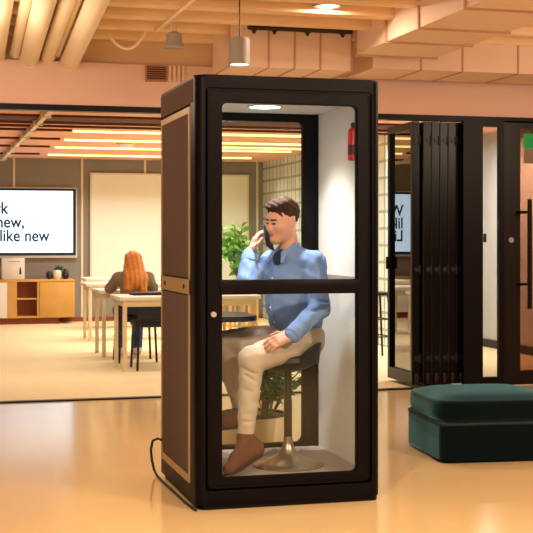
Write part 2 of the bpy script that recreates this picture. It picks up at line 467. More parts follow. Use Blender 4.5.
cr = thing('sideboard', 'oak sideboard with open dark shelves under the wall screen', 'sideboard', (1.3, 20.6, 0))
X0, X1, Y0 = .3, 2.35, 20.38
bm = nb(); box(bm, X0, X1, Y0, 20.87, .68, .715, .003); box(bm, X0, X1, Y0, 20.87, .10, .13); box(bm, X0, X0+.03, Y0, 20.87, .13, .68); box(bm, X1-.03, X1, Y0, 20.87, .13, .68); box(bm, 1.40, 1.43, Y0, 20.87, .13, .68); box(bm, 1.75, 1.78, Y0, 20.87, .13, .68); box(bm, 1.43, 1.75, Y0+.01, 20.87, .395, .42)
box(bm, 1.28, 1.40, Y0, Y0+.02, .13, .68)
obj('carcass', bm, M['wood'], cr)
obj('back_panel', quick(1.43, 1.75, 20.62, 20.65, .13, .68), M['wooddark'], cr, label='red-brown back of the open shelves')
obj('door', quick(1.785, X1-.003, Y0-.012, Y0+.005, .105, .675, .002), M['wood'], cr)
obj('door', quick(.305, 1.275, Y0-.012, Y0+.005, .105, .675, .002), M['white'], cr, label='white door')
obj('plinth', quick(X0+.05, X1-.25, Y0+.06, 20.8, 0, .10), M['wooddark'], cr)
b = thing('display_box', 'white printed box standing on the left end of the oak sideboard', 'box', (1.42, 20.55, .716))
obj('box_body', box(nb(), 1.20, 1.56, 20.5, 20.62, .716, 1.06, .004), M['white'], b)
bm = nb(); prism(bm, [(1.47, .80), (1.51, .80), (1.505, .86), (1.495, .92), (1.485, .92), (1.475, .86)], 20.497, 20.4995)
obj('printed_mark', bm, M['navytext'], b, label='small dark figure printed on the front')
obj('printed_line', quick(1.30, 1.48, 20.497, 20.4995, 1.0, 1.012), M['grey'], b)
def vase(x, prof, m, label):
    t = thing('vase', label, 'vase', (x, 20.6, .716))
    obj('vase_body', lathe(nb(), [(r, z+.716) for r, z in prof], (x, 20.6), 20), m, t); return t
vase(1.965, [(.03, 0), (.055, .04), (.05, .10), (.025, .13)], M['plastic'], 'small dark round vase on the sideboard, left of the white pot')
v = vase(2.09, [(.05, 0), (.07, .05), (.065, .12), (.05, .15)], M['ceramic'], 'white pot with a sprig on the sideboard')
def leaf_cloud(bm, pts, size, droop=.3, rnd=random):
    for p, dirv in pts:
        d = Vector(dirv).normalized(); L = size*rnd.uniform(.7, 1.3); W = L*rnd.uniform(.32, .45)
        u, w2 = frame_from(d); ang = rnd.uniform(0, 6.28)
        sd = (u*math.cos(ang)+w2*math.sin(ang)); nn = d.cross(sd).normalized()
        if nn.z < 0: nn = -nn
        P = Vector(p); rows = []
        for t, wd in ((0, .08), (.3, .8), (.6, 1), (.85, .55), (1, .03)):
            c = P+d*L*t-Vector((0, 0, droop*L*t*t))
            rows.append([bm.verts.new(c-sd*W*wd*.5+nn*.12*W*wd), bm.verts.new(c), bm.verts.new(c+sd*W*wd*.5+nn*.12*W*wd)])
        for a, b2 in zip(rows, rows[1:]):
            for k in range(2): bm.faces.new((a[k], a[k+1], b2[k+1], b2[k]))
    return bm
rr = random.Random(3)
obj('sprig', leaf_cloud(nb(), [((2.12, 20.6, .86), (rr.uniform(-1, 1), rr.uniform(-1, 1), rr.uniform(.3, 1.2))) for _ in range(14)], .11, rnd=rr), M['leafdark'], v, smooth=False)
vase(2.225, [(.035, 0), (.06, .05), (.05, .11), (.02, .17)], M['plastic'], 'small dark vase on the sideboard, right of the white pot')

pb = thing('projection_board', 'large pale yellow-white board on the taupe back wall', 'whiteboard', (4.0, 20.87, .5))
obj('board', quick(2.69, 5.36, 20.865, 20.897, .535, 2.445), M['board'], pb)
obj('board_frame', ring(nb(), [(2.66, .51), (5.39, .51), (5.39, 2.475), (2.66, 2.475)], [(2.69, .54), (5.36, .54), (5.36, 2.445), (2.69, 2.445)], 20.85, 20.898), M['trimw'], pb)

# ------------------------------------------------------------------ tables, chairs
def make_table(loc, label, L=1.5):
    t = thing('desk', label, 'table', loc, 0, 'white desks in a row')
    obj('tabletop', box(nb(), 0, L, 0, .72, .735, .775, .004), M['tabletop'], t, world=False)
    obj('apron', box(nb(), .05, L-.05, .05, .67, .67, .735), M['pale'], t, world=False)
    for x in (.06, L-.06):
        for y in (.06, .66): obj('leg', box(nb(), x-.021, x+.021, y-.021, y+.021, 0, .735, .003), M['pale'], t, world=False)
    return t
t0 = make_table((1.93, 12.75, 0), 'white desk with pale legs nearest the glazed front, dark laptop on it')
for loc, l in (((1.95, 14.45, 0), 'white desk with pale legs in front of the ginger-haired person'),
               ((2.08, 16.7, 0), 'white desk with pale legs, third from the glazed front'),
               ((2.35, 18.9, 0), 'white desk with pale legs, farthest in the row by the back wall')):
    dup(t0, loc)['label'] = l

def make_laptop(loc, rz, label):
    t = thing('laptop', label, 'laptop', loc, rz)
    obj('laptop_base', box(nb(), -.17, .17, -.12, .12, 0, .016, .004), M['plastic'], t, world=False)
    obj('laptop_lid', box(nb(), -.17, .17, -.12, .12, .018, .03, .004), M['bronze'], t, world=False)
    return t
make_laptop((2.28, 13.15, .776), .05, 'closed dark laptop on the white desk nearest the glazed front')
make_laptop((2.30, 14.95, .776), -.04, 'closed dark laptop on the desk before the ginger-haired person')
make_laptop((3.22, 13.12, .776), .0, 'closed dark laptop on the nearest desk, seen through the booth')

def make_chair(loc, rz, label):
    t = thing('office_chair', label, 'chair', loc, rz)
    obj('seat', box(nb(), -.22, .22, -.2, .22, .45, .51, .02, 3), M['navy'], t, world=False)
    obj('backrest', box(nb(), -.22, .22, -.24, -.2, .53, .70, .015, 3), M['navy'], t, world=False)
    for s in (-1, 1): obj('back_support', tube(nb(), [(s*.19, -.21, .46), (s*.19, -.225, .56)], .012, 8), M['bronze'], t, world=False)
    for x in (-.2, .2):
        for y in (-.19, .2):
            bm = nb(); tube(bm, [(x*.95, y*.95, .46), (x*1.05, y*1.05, .0)], .013, 8)
            obj('leg', bm, M['bronze'], t, world=False)
    return t
make_chair((2.34, 13.06, 0), 0, 'navy chair with dark metal legs tucked under the nearest white desk')
make_chair((2.28, 13.92, 0), 0, 'navy chair the ginger-haired person sits on')

t = thing('bar_stool', 'tall black stool beside the glass block wall', 'stool', (5.0, 13.6, 0))
obj('seat', box(nb(), 4.83, 5.17, 13.43, 13.77, .72, .76, .012), M['plastic'], t)
for x in (-1, 1):
    for y in (-1, 1):
        bm = nb(); tube(bm, [(5+x*.13, 13.6+y*.13, .72), (5+x*.18, 13.6+y*.18, 0)], .014, 8); obj('leg', bm, M['plastic'], t)
for z in (.25, .45):
    bm = nb(); a = .18-.05*z/.72
    for p, q in (((-a, -a), (a, -a)), ((a, -a), (a, a)), ((a, a), (-a, a)), ((-a, a), (-a, -a))): tube(bm, [(5+p[0], 13.6+p[1], z), (5+q[0], 13.6+q[1], z)], .009, 6)
    obj('foot_rail', bm, M['plastic'], t)

# woman with ginger hair, back to us
wm = thing('person', 'person with long ginger hair seated with back to the camera at a white desk', 'person', (2.28, 13.95, 0))
ox, oy = 2.28, 13.95
H = .012
b = SDF((ox-.45, oy-.35, 0), (ox+.45, oy+.75, 1.4), H)
W = lambda x, y, z: (ox+x, oy+y, z)
b.rc(W(0, 0, .60), W(0, .10, .88), .13, .13).rc(W(-.14, .10, .92), W(.14, .10, .92), .065, .065).rc(W(0, .11, .94), W(0, .15, 1.06), .055, .05)
b.el(W(0, .18, 1.11), (.075, .095, .115))
b.rc(W(-.0, .27, 1.10), W(.0, .285, 1.08), .01, .014, .01)
for s in (-1, 1):
    b.rc(W(s*.18, .11, .92), W(s*.25, .22, .81), .05, .04).rc(W(s*.25, .22, .81), W(s*.16, .42, .81), .04, .03)
    for k in range(4): b.rc(W(s*.16, .42, .81), W(s*(.16-.02*k), .54-.01*abs(k-1), .80), .02, .009, .012)
    b.rc(W(s*.15, .42, .81), W(s*.09, .47, .80), .016, .01, .012)
    b.rc(W(s*.09, 0, .56), W(s*.11, .42, .55), .08, .06).rc(W(s*.11, .42, .55), W(s*.10, .4, .09), .055, .04).rc(W(s*.10, .4, .06), W(s*.10, .54, .045), .04, .035)
sobj('body', b, M['skin'], wm, (ox, oy, 0))
b = SDF((ox-.45, oy-.35, .5), (ox+.45, oy+.7, 1.2), H)
b.rc(W(0, 0, .60), W(0, .10, .88), .15, .155).rc(W(-.16, .10, .925), W(.16, .10, .925), .078, .078)
for s in (-1, 1): b.rc(W(s*.18, .11, .92), W(s*.25, .22, .81), .064, .055).rc(W(s*.25, .22, .81), W(s*.18, .38, .81), .055, .045)
sobj('top', b, M['greytop'], wm, (ox, oy, 0))
b = SDF((ox-.35, oy-.3, .05), (ox+.35, oy+.7, .8), H)
b.rc(W(-.06, -.02, .6), W(.06, -.02, .6), .13, .13)
for s in (-1, 1): b.rc(W(s*.09, 0, .58), W(s*.11, .42, .55), .095, .075).rc(W(s*.11, .42, .55), W(s*.10, .4, .12), .07, .052)
sobj('jeans', b, M['jeans'], wm, (ox, oy, 0))
b = SDF((ox-.3, oy-.35, .7), (ox+.3, oy+.4, 1.4), H)
b.el(W(0, .15, 1.125), (.098, .112, .115)).rc(W(0, .08, 1.12), W(0, -.035, .93), .105, .135).rc(W(-.05, -.05, .93), W(-.08, -.08, .83), .095, .06).rc(W(.05, -.05, .93), W(.08, -.08, .81), .09, .05)
b.el(W(0, .31, 1.07), (.06, .09, .09), None, .02, 's')
b.disp(lambda x, y, z: .006*np.sin(x*120+z*9)+.004*np.sin(x*230-z*15))
sobj('hair', b, M['ginger'], wm, (ox, oy, 0))
b = SDF((ox-.3, oy+.2, 0), (ox+.3, oy+.7, .2), H)
for s in (-1, 1):
    b = SDF((ox+s*.1-.1, oy+.25, 0), (ox+s*.1+.1, oy+.7, .2), H)
    b.rc(W(s*.10, .39, .09), W(s*.10, .55, .045), .052, .044)
    b.half((0, 0, .005), (0, 0, -1))
    sobj('shoe', b, M['white'], wm, (ox, oy, 0))

# ------------------------------------------------------------------ plant on slatted stand seen through the booth
PX, PY = 4.05, 16.2
ps = thing('plant_stand', 'pale slatted wooden stand holding the leafy plant behind the booth', 'plant stand', (PX, PY, 0))
obj('stand_top', box(nb(), PX-.19, PX+.23, PY-.2, PY+.2, .60, .64, .004), M['wood'], ps)
for x in (PX-.16, PX+.20):
    for y in (PY-.17, PY+.17): obj('leg', quick(x-.02, x+.02, y-.02, y+.02, 0, .60), M['wood'], ps)
for k in range(5): obj('slat', quick(PX-.11+.063*k, PX-.085+.063*k, PY-.18, PY-.165, .22, .60), M['wood'], ps)
obj('shelf', quick(PX-.16, PX+.20, PY-.17, PY+.17, .20, .22), M['wood'], ps)
pp = thing('potted_plant', 'bright leafy plant in a pale pot on the slatted wooden stand', 'plant', (PX, PY, .641))
obj('pot', lathe(nb(), [(.10, .641), (.14, .82), (.135, .83), (.12, .80)], (PX, PY), 24), M['ceramic'], pp)
obj('soil', lathe(nb(), [(.125, .795), (.0001, .81)], (PX, PY), 20, False), M['soil'], pp)
rr = random.Random(11); bm = nb(); stems = nb(); pts = []
for k in range(22):
    a = rr.uniform(0, 6.28); rad = rr.uniform(.02, .30); hz = rr.uniform(.92, 1.62-.7*rad)
    tip = Vector((PX-.04+math.cos(a)*rad, PY+math.sin(a)*rad, hz)); base = Vector((PX, PY, .80))
    mid = base.lerp(tip, .5)+Vector((0, 0, .08)); tube(stems, [base, mid, tip], .006, 6)
    for j in range(9):
        q = mid.lerp(tip, j/8); pts.append((q, (rr.uniform(-1, 1), rr.uniform(-1, 1), rr.uniform(-.1, .9))))
obj('foliage', leaf_cloud(bm, pts, .17, .35, rr), M['leaf'], pp, smooth=False)
obj('stem', stems, M['stemg'], pp)

# planter close behind the booth
pl = thing('planter', 'wide white planter with a dark leafy plant on the floor close behind the booth', 'plant', (2.03, 7.78, 0))
cx, cy = 2.03, 7.78
obj('pot', lathe(nb(), [(.16, 0), (.19, .03), (.222, .2), (.225, .245), (.212, .245), (.205, .2)], (cx, cy), 40), M['ceramic'], pl)
obj('rim', lathe(nb(), [(.222, .238), (.23, .244), (.226, .254), (.208, .254), (.206, .238)], (cx, cy), 40, False), M['bronze'], pl, label='dark rim')
obj('soil', lathe(nb(), [(.207, .215), (.1, .23), (.0001, .235)], (cx, cy), 30, False), M['soil'], pl)
rr = random.Random(5); bm = nb(); stems = nb(); pts = []
for k in range(22):
    a = rr.uniform(0, 6.28); rad = rr.uniform(.0, .16); hz = rr.uniform(.36, .62)
    base = Vector((cx+.10+math.cos(a)*.03, cy+math.sin(a)*.03, .225)); tip = Vector((cx+.16+math.cos(a)*rad, cy+math.sin(a)*rad, hz))
    mid = base.lerp(tip, .55)+Vector((0, 0, .04)); tube(stems, [base, mid, tip], .005, 6)
    for j in range(7):
        q = mid.lerp(tip, j/6); pts.append((q, (rr.uniform(-1, 1), rr.uniform(-1, 1), rr.uniform(-.2, .9))))
obj('foliage', leaf_cloud(bm, pts, .11, .35, rr), M['leafdark'], pl, smooth=False)
obj('stem', stems, M['stemg'], pl)

# ------------------------------------------------------------------ the phone booth
BX0, BX1, BY0, BY1, BH = 1.315, 2.303, 6.15, 7.15, 2.2
BF = .14            # booth floor level
bt = thing('phone_booth', 'dark glazed office phone booth with a man sitting inside', 'phone booth', ((BX0+BX1)/2, (BY0+BY1)/2, 0))
def foot(x0, x1, y0, y1, r, n=6):   # plan outline with rounded corners
    return rrect(x0, x1, y0, y1, r, n)
# roof and base: rounded in plan
bm = nb(); prism(bm, foot(BX0, BX1, BY0, BY1, .05), 2.13, BH, 'z')
bmesh.ops.bevel(bm, geom=[e for e in bm.edges if abs(e.verts[0].co.z-BH) < 1e-4 and abs(e.verts[1].co.z-BH) < 1e-4], offset=.012, segments=2, affect='EDGES')
obj('roof', bm, M['booth'], bt)
bm = nb(); prism(bm, foot(BX0, BX1, BY0, BY1, .05), .03, .12, 'z'); obj('base', bm, M['booth'], bt)
bm = nb(); prism(bm, foot(BX0+.02, BX1-.0, BY0+.02, BY1-.02, .05), .0, .03, 'z'); obj('foot_plinth', bm, M['black'], bt)
# corner posts
for x, y in ((BX0, BY0), (BX1, BY0), (BX0, BY1), (BX1, BY1)):
    sx = 1 if x == BX0 else -1; sy = 1 if y == BY0 else -1
    poly = []
    for k in range(7):
        a = R(180+90*k/6); poly.append((.05+.05*math.cos(a), .05+.05*math.sin(a)))
    dpt = .14 if sy == 1 else .05
    poly += [(.06, 0), (.06, .06), (.03, .06), (.03, dpt), (0, dpt)]
    poly = [(x+sx*px, y+sy*py) for px, py in poly]
    bm = nb(); prism(bm, poly, .12, 2.13, 'z'); obj('corner_post', bm, M['booth'], bt)
# door leaf in the front
door = obj('door', ring(nb(), rrect(1.374, 2.261, .105, 2.126, .02), rrect(1.449, 2.178, .155, 2.067, .03), BY0+.006, BY0+.05), M['booth'], bt)
obj('door_frame', ring(nb(), rrect(BX0+.05, BX1-.05, .10, 2.135, .02), rrect(1.378, 2.239, .109, 2.122, .02), BY0-.0, BY0+.06), M['booth'], bt)
obj('door_rail', box(nb(), 1.44, 2.188, BY0-.002, BY0+.052, 1.088, 1.163, .006), M['booth'], door)
obj('upper_glass', quick(1.445, 2.183, BY0+.025, BY0+.031, 1.158, 2.07), M['glass'], door)
obj('lower_glass', quick(1.445, 2.183, BY0+.025, BY0+.031, .15, 1.092), M['glass'], door)
bm = nb(); tube(bm, [(1.405, BY0-.012, .99), (1.405, BY0+.01, .99)], .014, 16); obj('lock', bm, M['grey'], door)
obj('door_seal', ring(nb(), rrect(1.449, 2.178, .155, 2.067, .03), rrect(1.455, 2.172, .161, 2.061, .028), BY0+.02, BY0+.04), M['black'], door)
# back: framed glass, opaque on the right
obj('back_frame', ring(nb(), rrect(BX0+.03, BX1-.03, .12, 2.13, .01), rrect(1.40, 2.167, .165, 2.062, .04), BY1-.05, BY1-.01), M['booth'], bt)
obj('back_glass', quick(1.395, 2.172, BY1-.033, BY1-.027, .16, 2.067), M['glass'], bt)
# left side wall
sw = obj('side_wall', quick(BX0+.012, BX0+.04, BY0+.14, BY1-.05, .12, 2.13), M['booth'], bt)
obj('fabric_panel', box(nb(), BX0-.001, BX0+.013, BY0+.175, BY1-.085, 1.168, 2.02, .004), M['felt'], sw, label='upper brown felt panel')
obj('fabric_panel', box(nb(), BX0-.001, BX0+.013, BY0+.175, BY1-.085, .15, 1.078, .004), M['felt'], sw, label='lower brown felt panel')
obj('panel_trim', ring(nb(), [(BY0+.15, .115), (BY1-.06, .115), (BY1-.06, 2.05), (BY0+.15, 2.05)], [(BY0+.178, .152), (BY1-.082, .152), (BY1-.082, 2.018), (BY0+.178, 2.018)], BX0-.004, BX0+.014, 'x'), M['beige'], sw, label='beige metal edging')
rl = obj('mid_rail', quick(BX0-.006, BX0+.012, BY0+.15, BY1-.06, 1.085, 1.16), M['beige'], sw, label='beige metal rail')
for y in (BY0+.27, BY1-.2):
    bm = nb(); tube(bm, [(BX0-.011, y, 1.122), (BX0-.005, y, 1.122)], .012, 12); obj('bolt', bm, M['bronze'], rl)
obj('top_band', quick(BX0-.002, BX0+.012, BY0+.06, BY1-.045, 2.065, 2.185), M['felt'], sw, label='brown band under the roof edge')
obj('inner_lining', quick(BX0+.04, BX0+.05, BY0+.06, BY1-.05, BF, 2.12), M['feltw'], sw)
sr = obj('side_wall', quick(BX1-.03, BX1-.008, BY0+.14, BY1-.05, .12, 2.13), M['booth'], bt)
il = obj('inner_lining', quick(2.261, 2.274, BY0+.055, BY1-.05, BF, 2.12), M['feltw'], sr, label='pale felt wall lining')
obj('dado_rail', box(nb(), 2.254, 2.261, BY0+.056, BY1-.05, 1.09, 1.165, .002), M['taupe'], il, label='taupe rail across the lining')
obj('floor_panel', quick(BX0+.05, 2.261, BY0+.055, BY1-.05, .12, BF), M['boothfloor'], bt)
cl = obj('ceiling_panel', quick(BX0+.05, 2.261, BY0+.055, BY1-.05, 2.11, 2.13), M['boothceil'], bt)
bm = nb(); lathe(bm, [(.085, 2.104), (.085, 2.111)], (1.83, 6.72), 32); obj('light_disc', bm, M['disc'], cl, label='round white ceiling light')
bm = nb(); lathe(bm, [(.086, 2.103), (.1, 2.106), (.1, 2.111), (.086, 2.111)], (1.83, 6.72), 32, False); obj('light_ring', bm, M['boothceil'], cl)
tb = obj('table_shelf', prism(nb(), [(1.366, 6.42), (1.63, 6.42), (1.70, 6.46), (1.735, 6.54), (1.735, 6.80), (1.70, 6.88), (1.63, 6.92), (1.366, 6.92)], .93, .958, 'z'), M['plastic'], bt, label='black shelf table with rounded corners')
obj('bracket', prism(nb(), [(1.366, .93), (1.60, .93), (1.366, .80)], 6.64, 6.70, 'y'), M['plastic'], tb)

fx = thing('fire_extinguisher', 'small red canister with dark label hung on the pale inner wall of the booth', 'fire extinguisher', (2.221, 6.345, 1.79))
ex, ey = 2.221, 6.345
obj('canister', lathe(nb(), [(.026, 1.79), (.032, 1.796), (.032, 1.945), (.026, 1.96), (.015, 1.968)], (ex, ey), 24), M['red'], fx)
obj('cap', lathe(nb(), [(.013, 1.966), (.016, 1.97), (.016, 1.99), (.01, 1.995)], (ex, ey), 16), M['plastic'], fx)
obj('label_band', lathe(nb(), [(.0325, 1.82), (.0325, 1.875)], (ex, ey), 24, False), M['darklabel'], fx)
bm = nb(); box(bm, 2.243, 2.2605, 6.32, 6.37, 1.84, 1.93, .002); obj('wall_clip', bm, M['plastic'], fx)

cord = nb(); tube(cord, [(1.308, 7.06, .22), (1.295, 7.1, .222), (1.272, 7.14, .205), (1.264, 7.16, .15), (1.272, 7.16, .08), (1.283, 7.15, .03), (1.29, 7.1, .008), (1.29, 6.9, .008), (1.296, 6.6, .008), (1.30, 6.35, .008), (1.315, 6.15, .008)], .0075, 8)
tag(obj('power_cord', cord, M['plastic']), 'black power cord looping from the left side of the booth to the floor', 'cord')

# ------------------------------------------------------------------ frame for the man: x right in view, y away, z up
MA = (.16, 6.92)
def lw(l, d, z=0): return (l*math.cos(YAW)+d*math.sin(YAW), -l*math.sin(YAW)+d*math.cos(YAW), z)

st = thing('stool', 'black swivel stool with low backrest and flared steel base inside the booth', 'stool', lw(.117, 6.79, BF), -YAW)
bm = nb(); lathe(bm, [(.19, 0), (.192, .006), (.185, .014), (.15, .026), (.10, .042), (.06, .062), (.035, .09), (.026, .13), (.024, .16)], n=48); obj('base', bm, M['steel'], st, world=False)
bm = nb(); lathe(bm, [(.022, .14), (.022, .36), (.019, .36), (.019, .53)], n=20); obj('column', bm, M['bronze'], st, world=False)
bm = nb(); lathe(bm, [(.05, .50), (.13, .525), (.17, .545), (.185, .565), (.18, .59), (.165, .60), (.08, .595), (.0001, .592)], (-.02, .07), 36); obj('seat', bm, M['plastic'], st, world=False)
bm = nb(); n = 22; ro, ri = .192, .176; ring0 = []
for k in range(n+1):
    a = R(-62+112*k/n); e = math.sin(math.pi*k/n)**.5; z0, z1 = .55, .60+.07*e
    c, s_ = math.cos(a), math.sin(a)
    ring0.append([bm.verts.new((-.02+r*c+(.015 if z > .6 else 0), .07+r*s_, z)) for r, z in ((ro, z0), (ro, z1), (ri, z1), (ri, z0))])
for a, b2 in zip(ring0, ring0[1:]):
    for k in range(4): bm.faces.new((a[k], a[(k+1) % 4], b2[(k+1) % 4], b2[k]))
bm.faces.new(ring0[0]); bm.faces.new(ring0[-1][::-1]); obj('backrest', bm, M['plastic'], st, world=False)

mn = thing('person', 'man in blue shirt and beige trousers seated in the booth, phone at his ear', 'person', lw(MA[0], MA[1], BF), -YAW)
OFF = (MA[0], MA[1], BF)
P = (.160, 6.965, .85); Cc = (.17, 6.955, 1.13); N = (.128, 6.935, 1.30)
bl = np.array((.6, -.8, 0)); bf = np.array((-.8, -.6, 0))
SL, EL, WL = (.255, 6.815, 1.235), (.285, 6.72, 1.00), (.135, 6.60, .862)
SR, ER, WR = (.035, 7.075, 1.235), (-.115, 6.90, 1.135), (-.090, 6.975, 1.29)
HL, KL, AL = (.22, 6.885, .815), (-.078, 6.58, .735), (-.108, 6.585, .30)
HR, KR, AR = (.13, 7.03, .83), (-.25, 6.90, .79), (-.15, 6.99, .46)
hc = np.array((.087, 6.905, 1.469))
hf = np.array((-.74, -.63, -.22)); hf /= np.linalg.norm(hf)
hr = np.cross(hf, (.0, 0, 1)); hr /= np.linalg.norm(hr); hu = np.cross(hr, hf)
tilt = R(4); hr, hu = hr*math.cos(tilt)+hu*math.sin(tilt), hu*math.cos(tilt)-hr*math.sin(tilt)
HM = np.stack([hr, hf, hu], 1)
HS = .92
def h(x, y, z): return tuple(hc + HM @ np.array((x, y, z))*HS)
def v3(a, *add):
    r = np.array(a, float)
    for q, s in add: r = r + np.array(q)*s
    return tuple(r)

b = SDF((-.36, 6.34, .13), (.42, 7.22, 1.64), .0055)
# trunk and legs under the clothes
b.rc(P, Cc, .105, .11, .05).rc(v3(Cc, (bl, .05)), v3(Cc, (bl, -.05)), .09, .09, .05)
b.rc(v3(N, ((0, 0, 1), -.05)), SL, .05, .05, .04).rc(v3(N, ((0, 0, 1), -.05)), SR, .05, .05, .04)
for S, E_, W_ in ((SL, EL, WL), (SR, ER, WR)): b.rc(S, E_, .045, .038, .02).rc(E_, W_, .038, .026, .02)
b.rc(HL, HR, .09, .09)
for Hh, K, A in ((HL, KL, AL), (HR, KR, AR)): b.rc(Hh, K, .07, .048).rc(K, A, .046, .034)
b.rc(AL, (-.05, 6.60, .26), .034, .03, .02).rc((-.05, 6.60, .255), (-.17, 6.455, .20), .028, .028, .02)
b.rc(AR, (-.16, 6.98, .39), .034, .03, .02).rc((-.15, 6.98, .385), (-.28, 6.88, .355), .028, .026, .02)
# head
b.rc(h(0, -.03, -.06), v3(N, (bf, -.005)), .047, .058, .03)
b.el(h(0, -.018, .038), (.074, .094, .085), HM, .02)
b.el(h(0, .022, -.025), (.062, .072, .09), HM, .03)
b.rc(h(-.045, -.005, -.055), h(-.012, .068, -.096), .028, .021, .025).rc(h(.045, -.005, -.055), h(.012, .068, -.096), .028, .021, .025)
b.el(h(0, .078, -.098), (.022, .018, .018), HM, .02)
b.rc(h(-.038, .075, .028), h(.038, .075, .028), .014, .014, .015)
b.rc(h(0, .088, .012), h(0, .112, -.026), .008, .0125, .012).el(h(-.011, .101, -.031), (.008, .01, .008), HM, .008).el(h(.011, .101, -.031), (.008, .01, .008), HM, .008)
for s in (-1, 1):
    b.el(h(s*.029, .096, .008), (.014, .012, .009), HM, .012, 's')
    b.el(h(s*.029, .082, .007), (.012, .011, .010), HM, .006)
    b.el(h(s*.04, .066, -.022), (.022, .02, .018), HM, .03)
    b.el(h(s*.077, -.012, .0), (.011, .020, .032), HM, .01)
    b.el(h(s*.084, -.005, .002), (.006, .010, .018), HM, .006, 's')
b.el(h(0, .090, -.057), (.022, .010, .0065), HM, .01).el(h(0, .088, -.068), (.020, .011, .007), HM, .01)
b.rc(h(-.022, .101, -.0625), h(.022, .101, -.0625), .0025, .0025, .004, 's')
# left hand on the thigh
def hand(b, wr, dirv, nor, side, curl, spread=.0, thumb=.05):
    """palm + four unequal bent fingers + thumb. dirv: along the hand, nor: back of the hand, side: towards the thumb"""
    wr = np.array(wr); d = np.array(dirv)/np.linalg.norm(dirv); s = np.array(side)/np.linalg.norm(side); n = np.array(nor)/np.linalg.norm(nor)
    for q in (-.026, -.009, .009, .026): b.rc(wr+s*q*.6, wr+d*.085+s*q, .017, .0135, .012)
    for q, L in ((.030, .075), (.010, .085), (-.010, .080), (-.029, .063)):
        p = wr+d*.085+s*q; a = 0; dd = d
        for j, fr in enumerate((.45, .32, .23)):
            a += curl[j]; dv = d*math.cos(a)-n*math.sin(a)+s*(q*spread)
            e = p+dv*L*fr; b.rc(p, e, .0095-.001*j, .0088-.001*j, .006); p = e
    p = wr+d*.03+s*.03; e = p+d*.03+s*.03-n*.012; f = e+d*.035+s*.004-n*.01
    b.rc(wr+d*.015+s*.015, p, .017, .014, .012).rc(p, e, .0125, .0105, .008).rc(e, f, .0105, .0085, .006)
hd = np.array((-.86, -.35, -.28)); hn = np.array((.12, -.62, .75)); hs = np.cross(hd, hn)
hand(b, WL, hd, hn, -hs if hs[2] < 0 else hs, (.28, .35, .3), 2.5)
# right hand round the phone
pd = np.array((.026, -.085, -.125)); pd = pd/np.linalg.norm(pd)            # phone axis, ear to mouth
pc = np.array((.008, 6.925, 1.378))
hd2 = np.array((.28, .10, .80)); hn2 = np.array((-.80, -.25, .30)); hs2 = np.array((.25, -.95, .05))
hand(b, WR, hd2, hn2, hs2, (.25, .5, .5), 1.5)
sobj('body', b, M['skin'], mn, OFF)

b = SDF(tuple(hc-.17), tuple(hc+.19), .0045)
b.el(h(0, -.022, .045), (.078, .096, .088), HM, .01)
b.el(h(0, .105, -.025), (.10, .080, .092), HM, .012, 's')
b.rc(h(-.1, .01, -.05), h(.1, .01, -.05), .052, .052, .01, 's')
b.half(h(0, 0, -.055), -hu)
b.el(h(0, .06, .103), (.055, .038, .022), HM, .02).el(h(0, .0, .112), (.062, .07, .026), HM, .02)
b.disp(lambda x, y, z: .0025*np.sin(x*160+z*60)*np.sin(y*140+x*50)+.0018*np.sin(z*210+x*130))
sobj('hair', b, M['hair'], mn, OFF)
for s in (-1, 1):
    b = SDF(tuple(np.array(h(s*.03, .09, .03))-.04), tuple(np.array(h(s*.03, .09, .03))+.04), .003)
    b.rc(h(s*.014, .0975, .027), h(s*.047, .085, .028), .006, .0048, .004); sobj('eyebrow', b, M['hair'], mn, OFF)
    b = SDF(tuple(np.array(h(s*.03, .09, .0))-.04), tuple(np.array(h(s*.03, .09, .0))+.04), .0025)
    b.rc(h(s*.019, .0985, .006), h(s*.041, .0915, .005), .0048, .0042, .004); sobj('eye', b, M['eye'], mn, OFF)
b = SDF(tuple(np.array(h(0, .09, -.06))-.04), tuple(np.array(h(0, .09, -.06))+.04), .0025)
b.el(h(0, .098, -.0585), (.019, .008, .0045), HM, .003).el(h(0, .0965, -.068), (.017, .008, .005), HM, .003)
sobj('lips', b, M['lips'], mn, OFF)

# shirt
b = SDF((-.2, 6.5, .78), (.44, 7.24, 1.40), .006)
lowP = v3(P, ((0, 0, 1), -.02))
for s in (-1, 1):
    b.rc(v3(lowP, (bl, s*.05)), v3(Cc, (bl, s*.075)), .108, .122, .05)
b.el(v3(Cc, (bf, .03), ((0, 0, 1), -.11)), (.15, .14, .15), None, .06)
b.el(v3(Cc, (bf, .02), ((0, 0, 1), .02)), (.14, .14, .12), None, .05)
b.rc(v3(N, ((0, 0, 1), -.03)), SL, .068, .068, .04).rc(v3(N, ((0, 0, 1), -.03)), SR, .068, .066, .04)
b.rc(SL, EL, .068, .058, .025).rc(EL, WL, .057, .043, .02)
b.rc(SR, ER, .066, .047, .025).rc(ER, v3(WR, (np.array(WR)-np.array(ER), -.06)), .054, .044, .02)
b.half(v3(N, ((0, 0, 1), .035)), (0, 0, 1))
b.el(v3(N, (bf, .085), ((0, 0, 1), .03)), (.048, .048, .095), None, .012, 's')      # open neck
b.disp(lambda x, y, z: .0016*np.sin(z*90+x*60+np.sin(y*25)*2)+.0016*np.sin(z*45-x*95-y*30+2*np.sin(z*20)))
def crease(b, p, q, r1, r2): b.rc(p, q, r1, r2, .012, 's')
for p, q in (((.335, 6.70, 1.03), (.23, 6.63, 1.05)), ((.33, 6.70, .985), (.22, 6.62, .985)), ((.26, 6.60, .955), (.22, 6.63, .89)), ((.31, 6.73, 1.13), (.22, 6.71, 1.17)), ((.22, 6.76, 1.12), (.10, 6.75, 1.06)), ((.15, 6.78, .97), (.02, 6.82, .99)), ((.17, 6.80, .92), (.03, 6.82, .94))): crease(b, p, q, .006, .004)
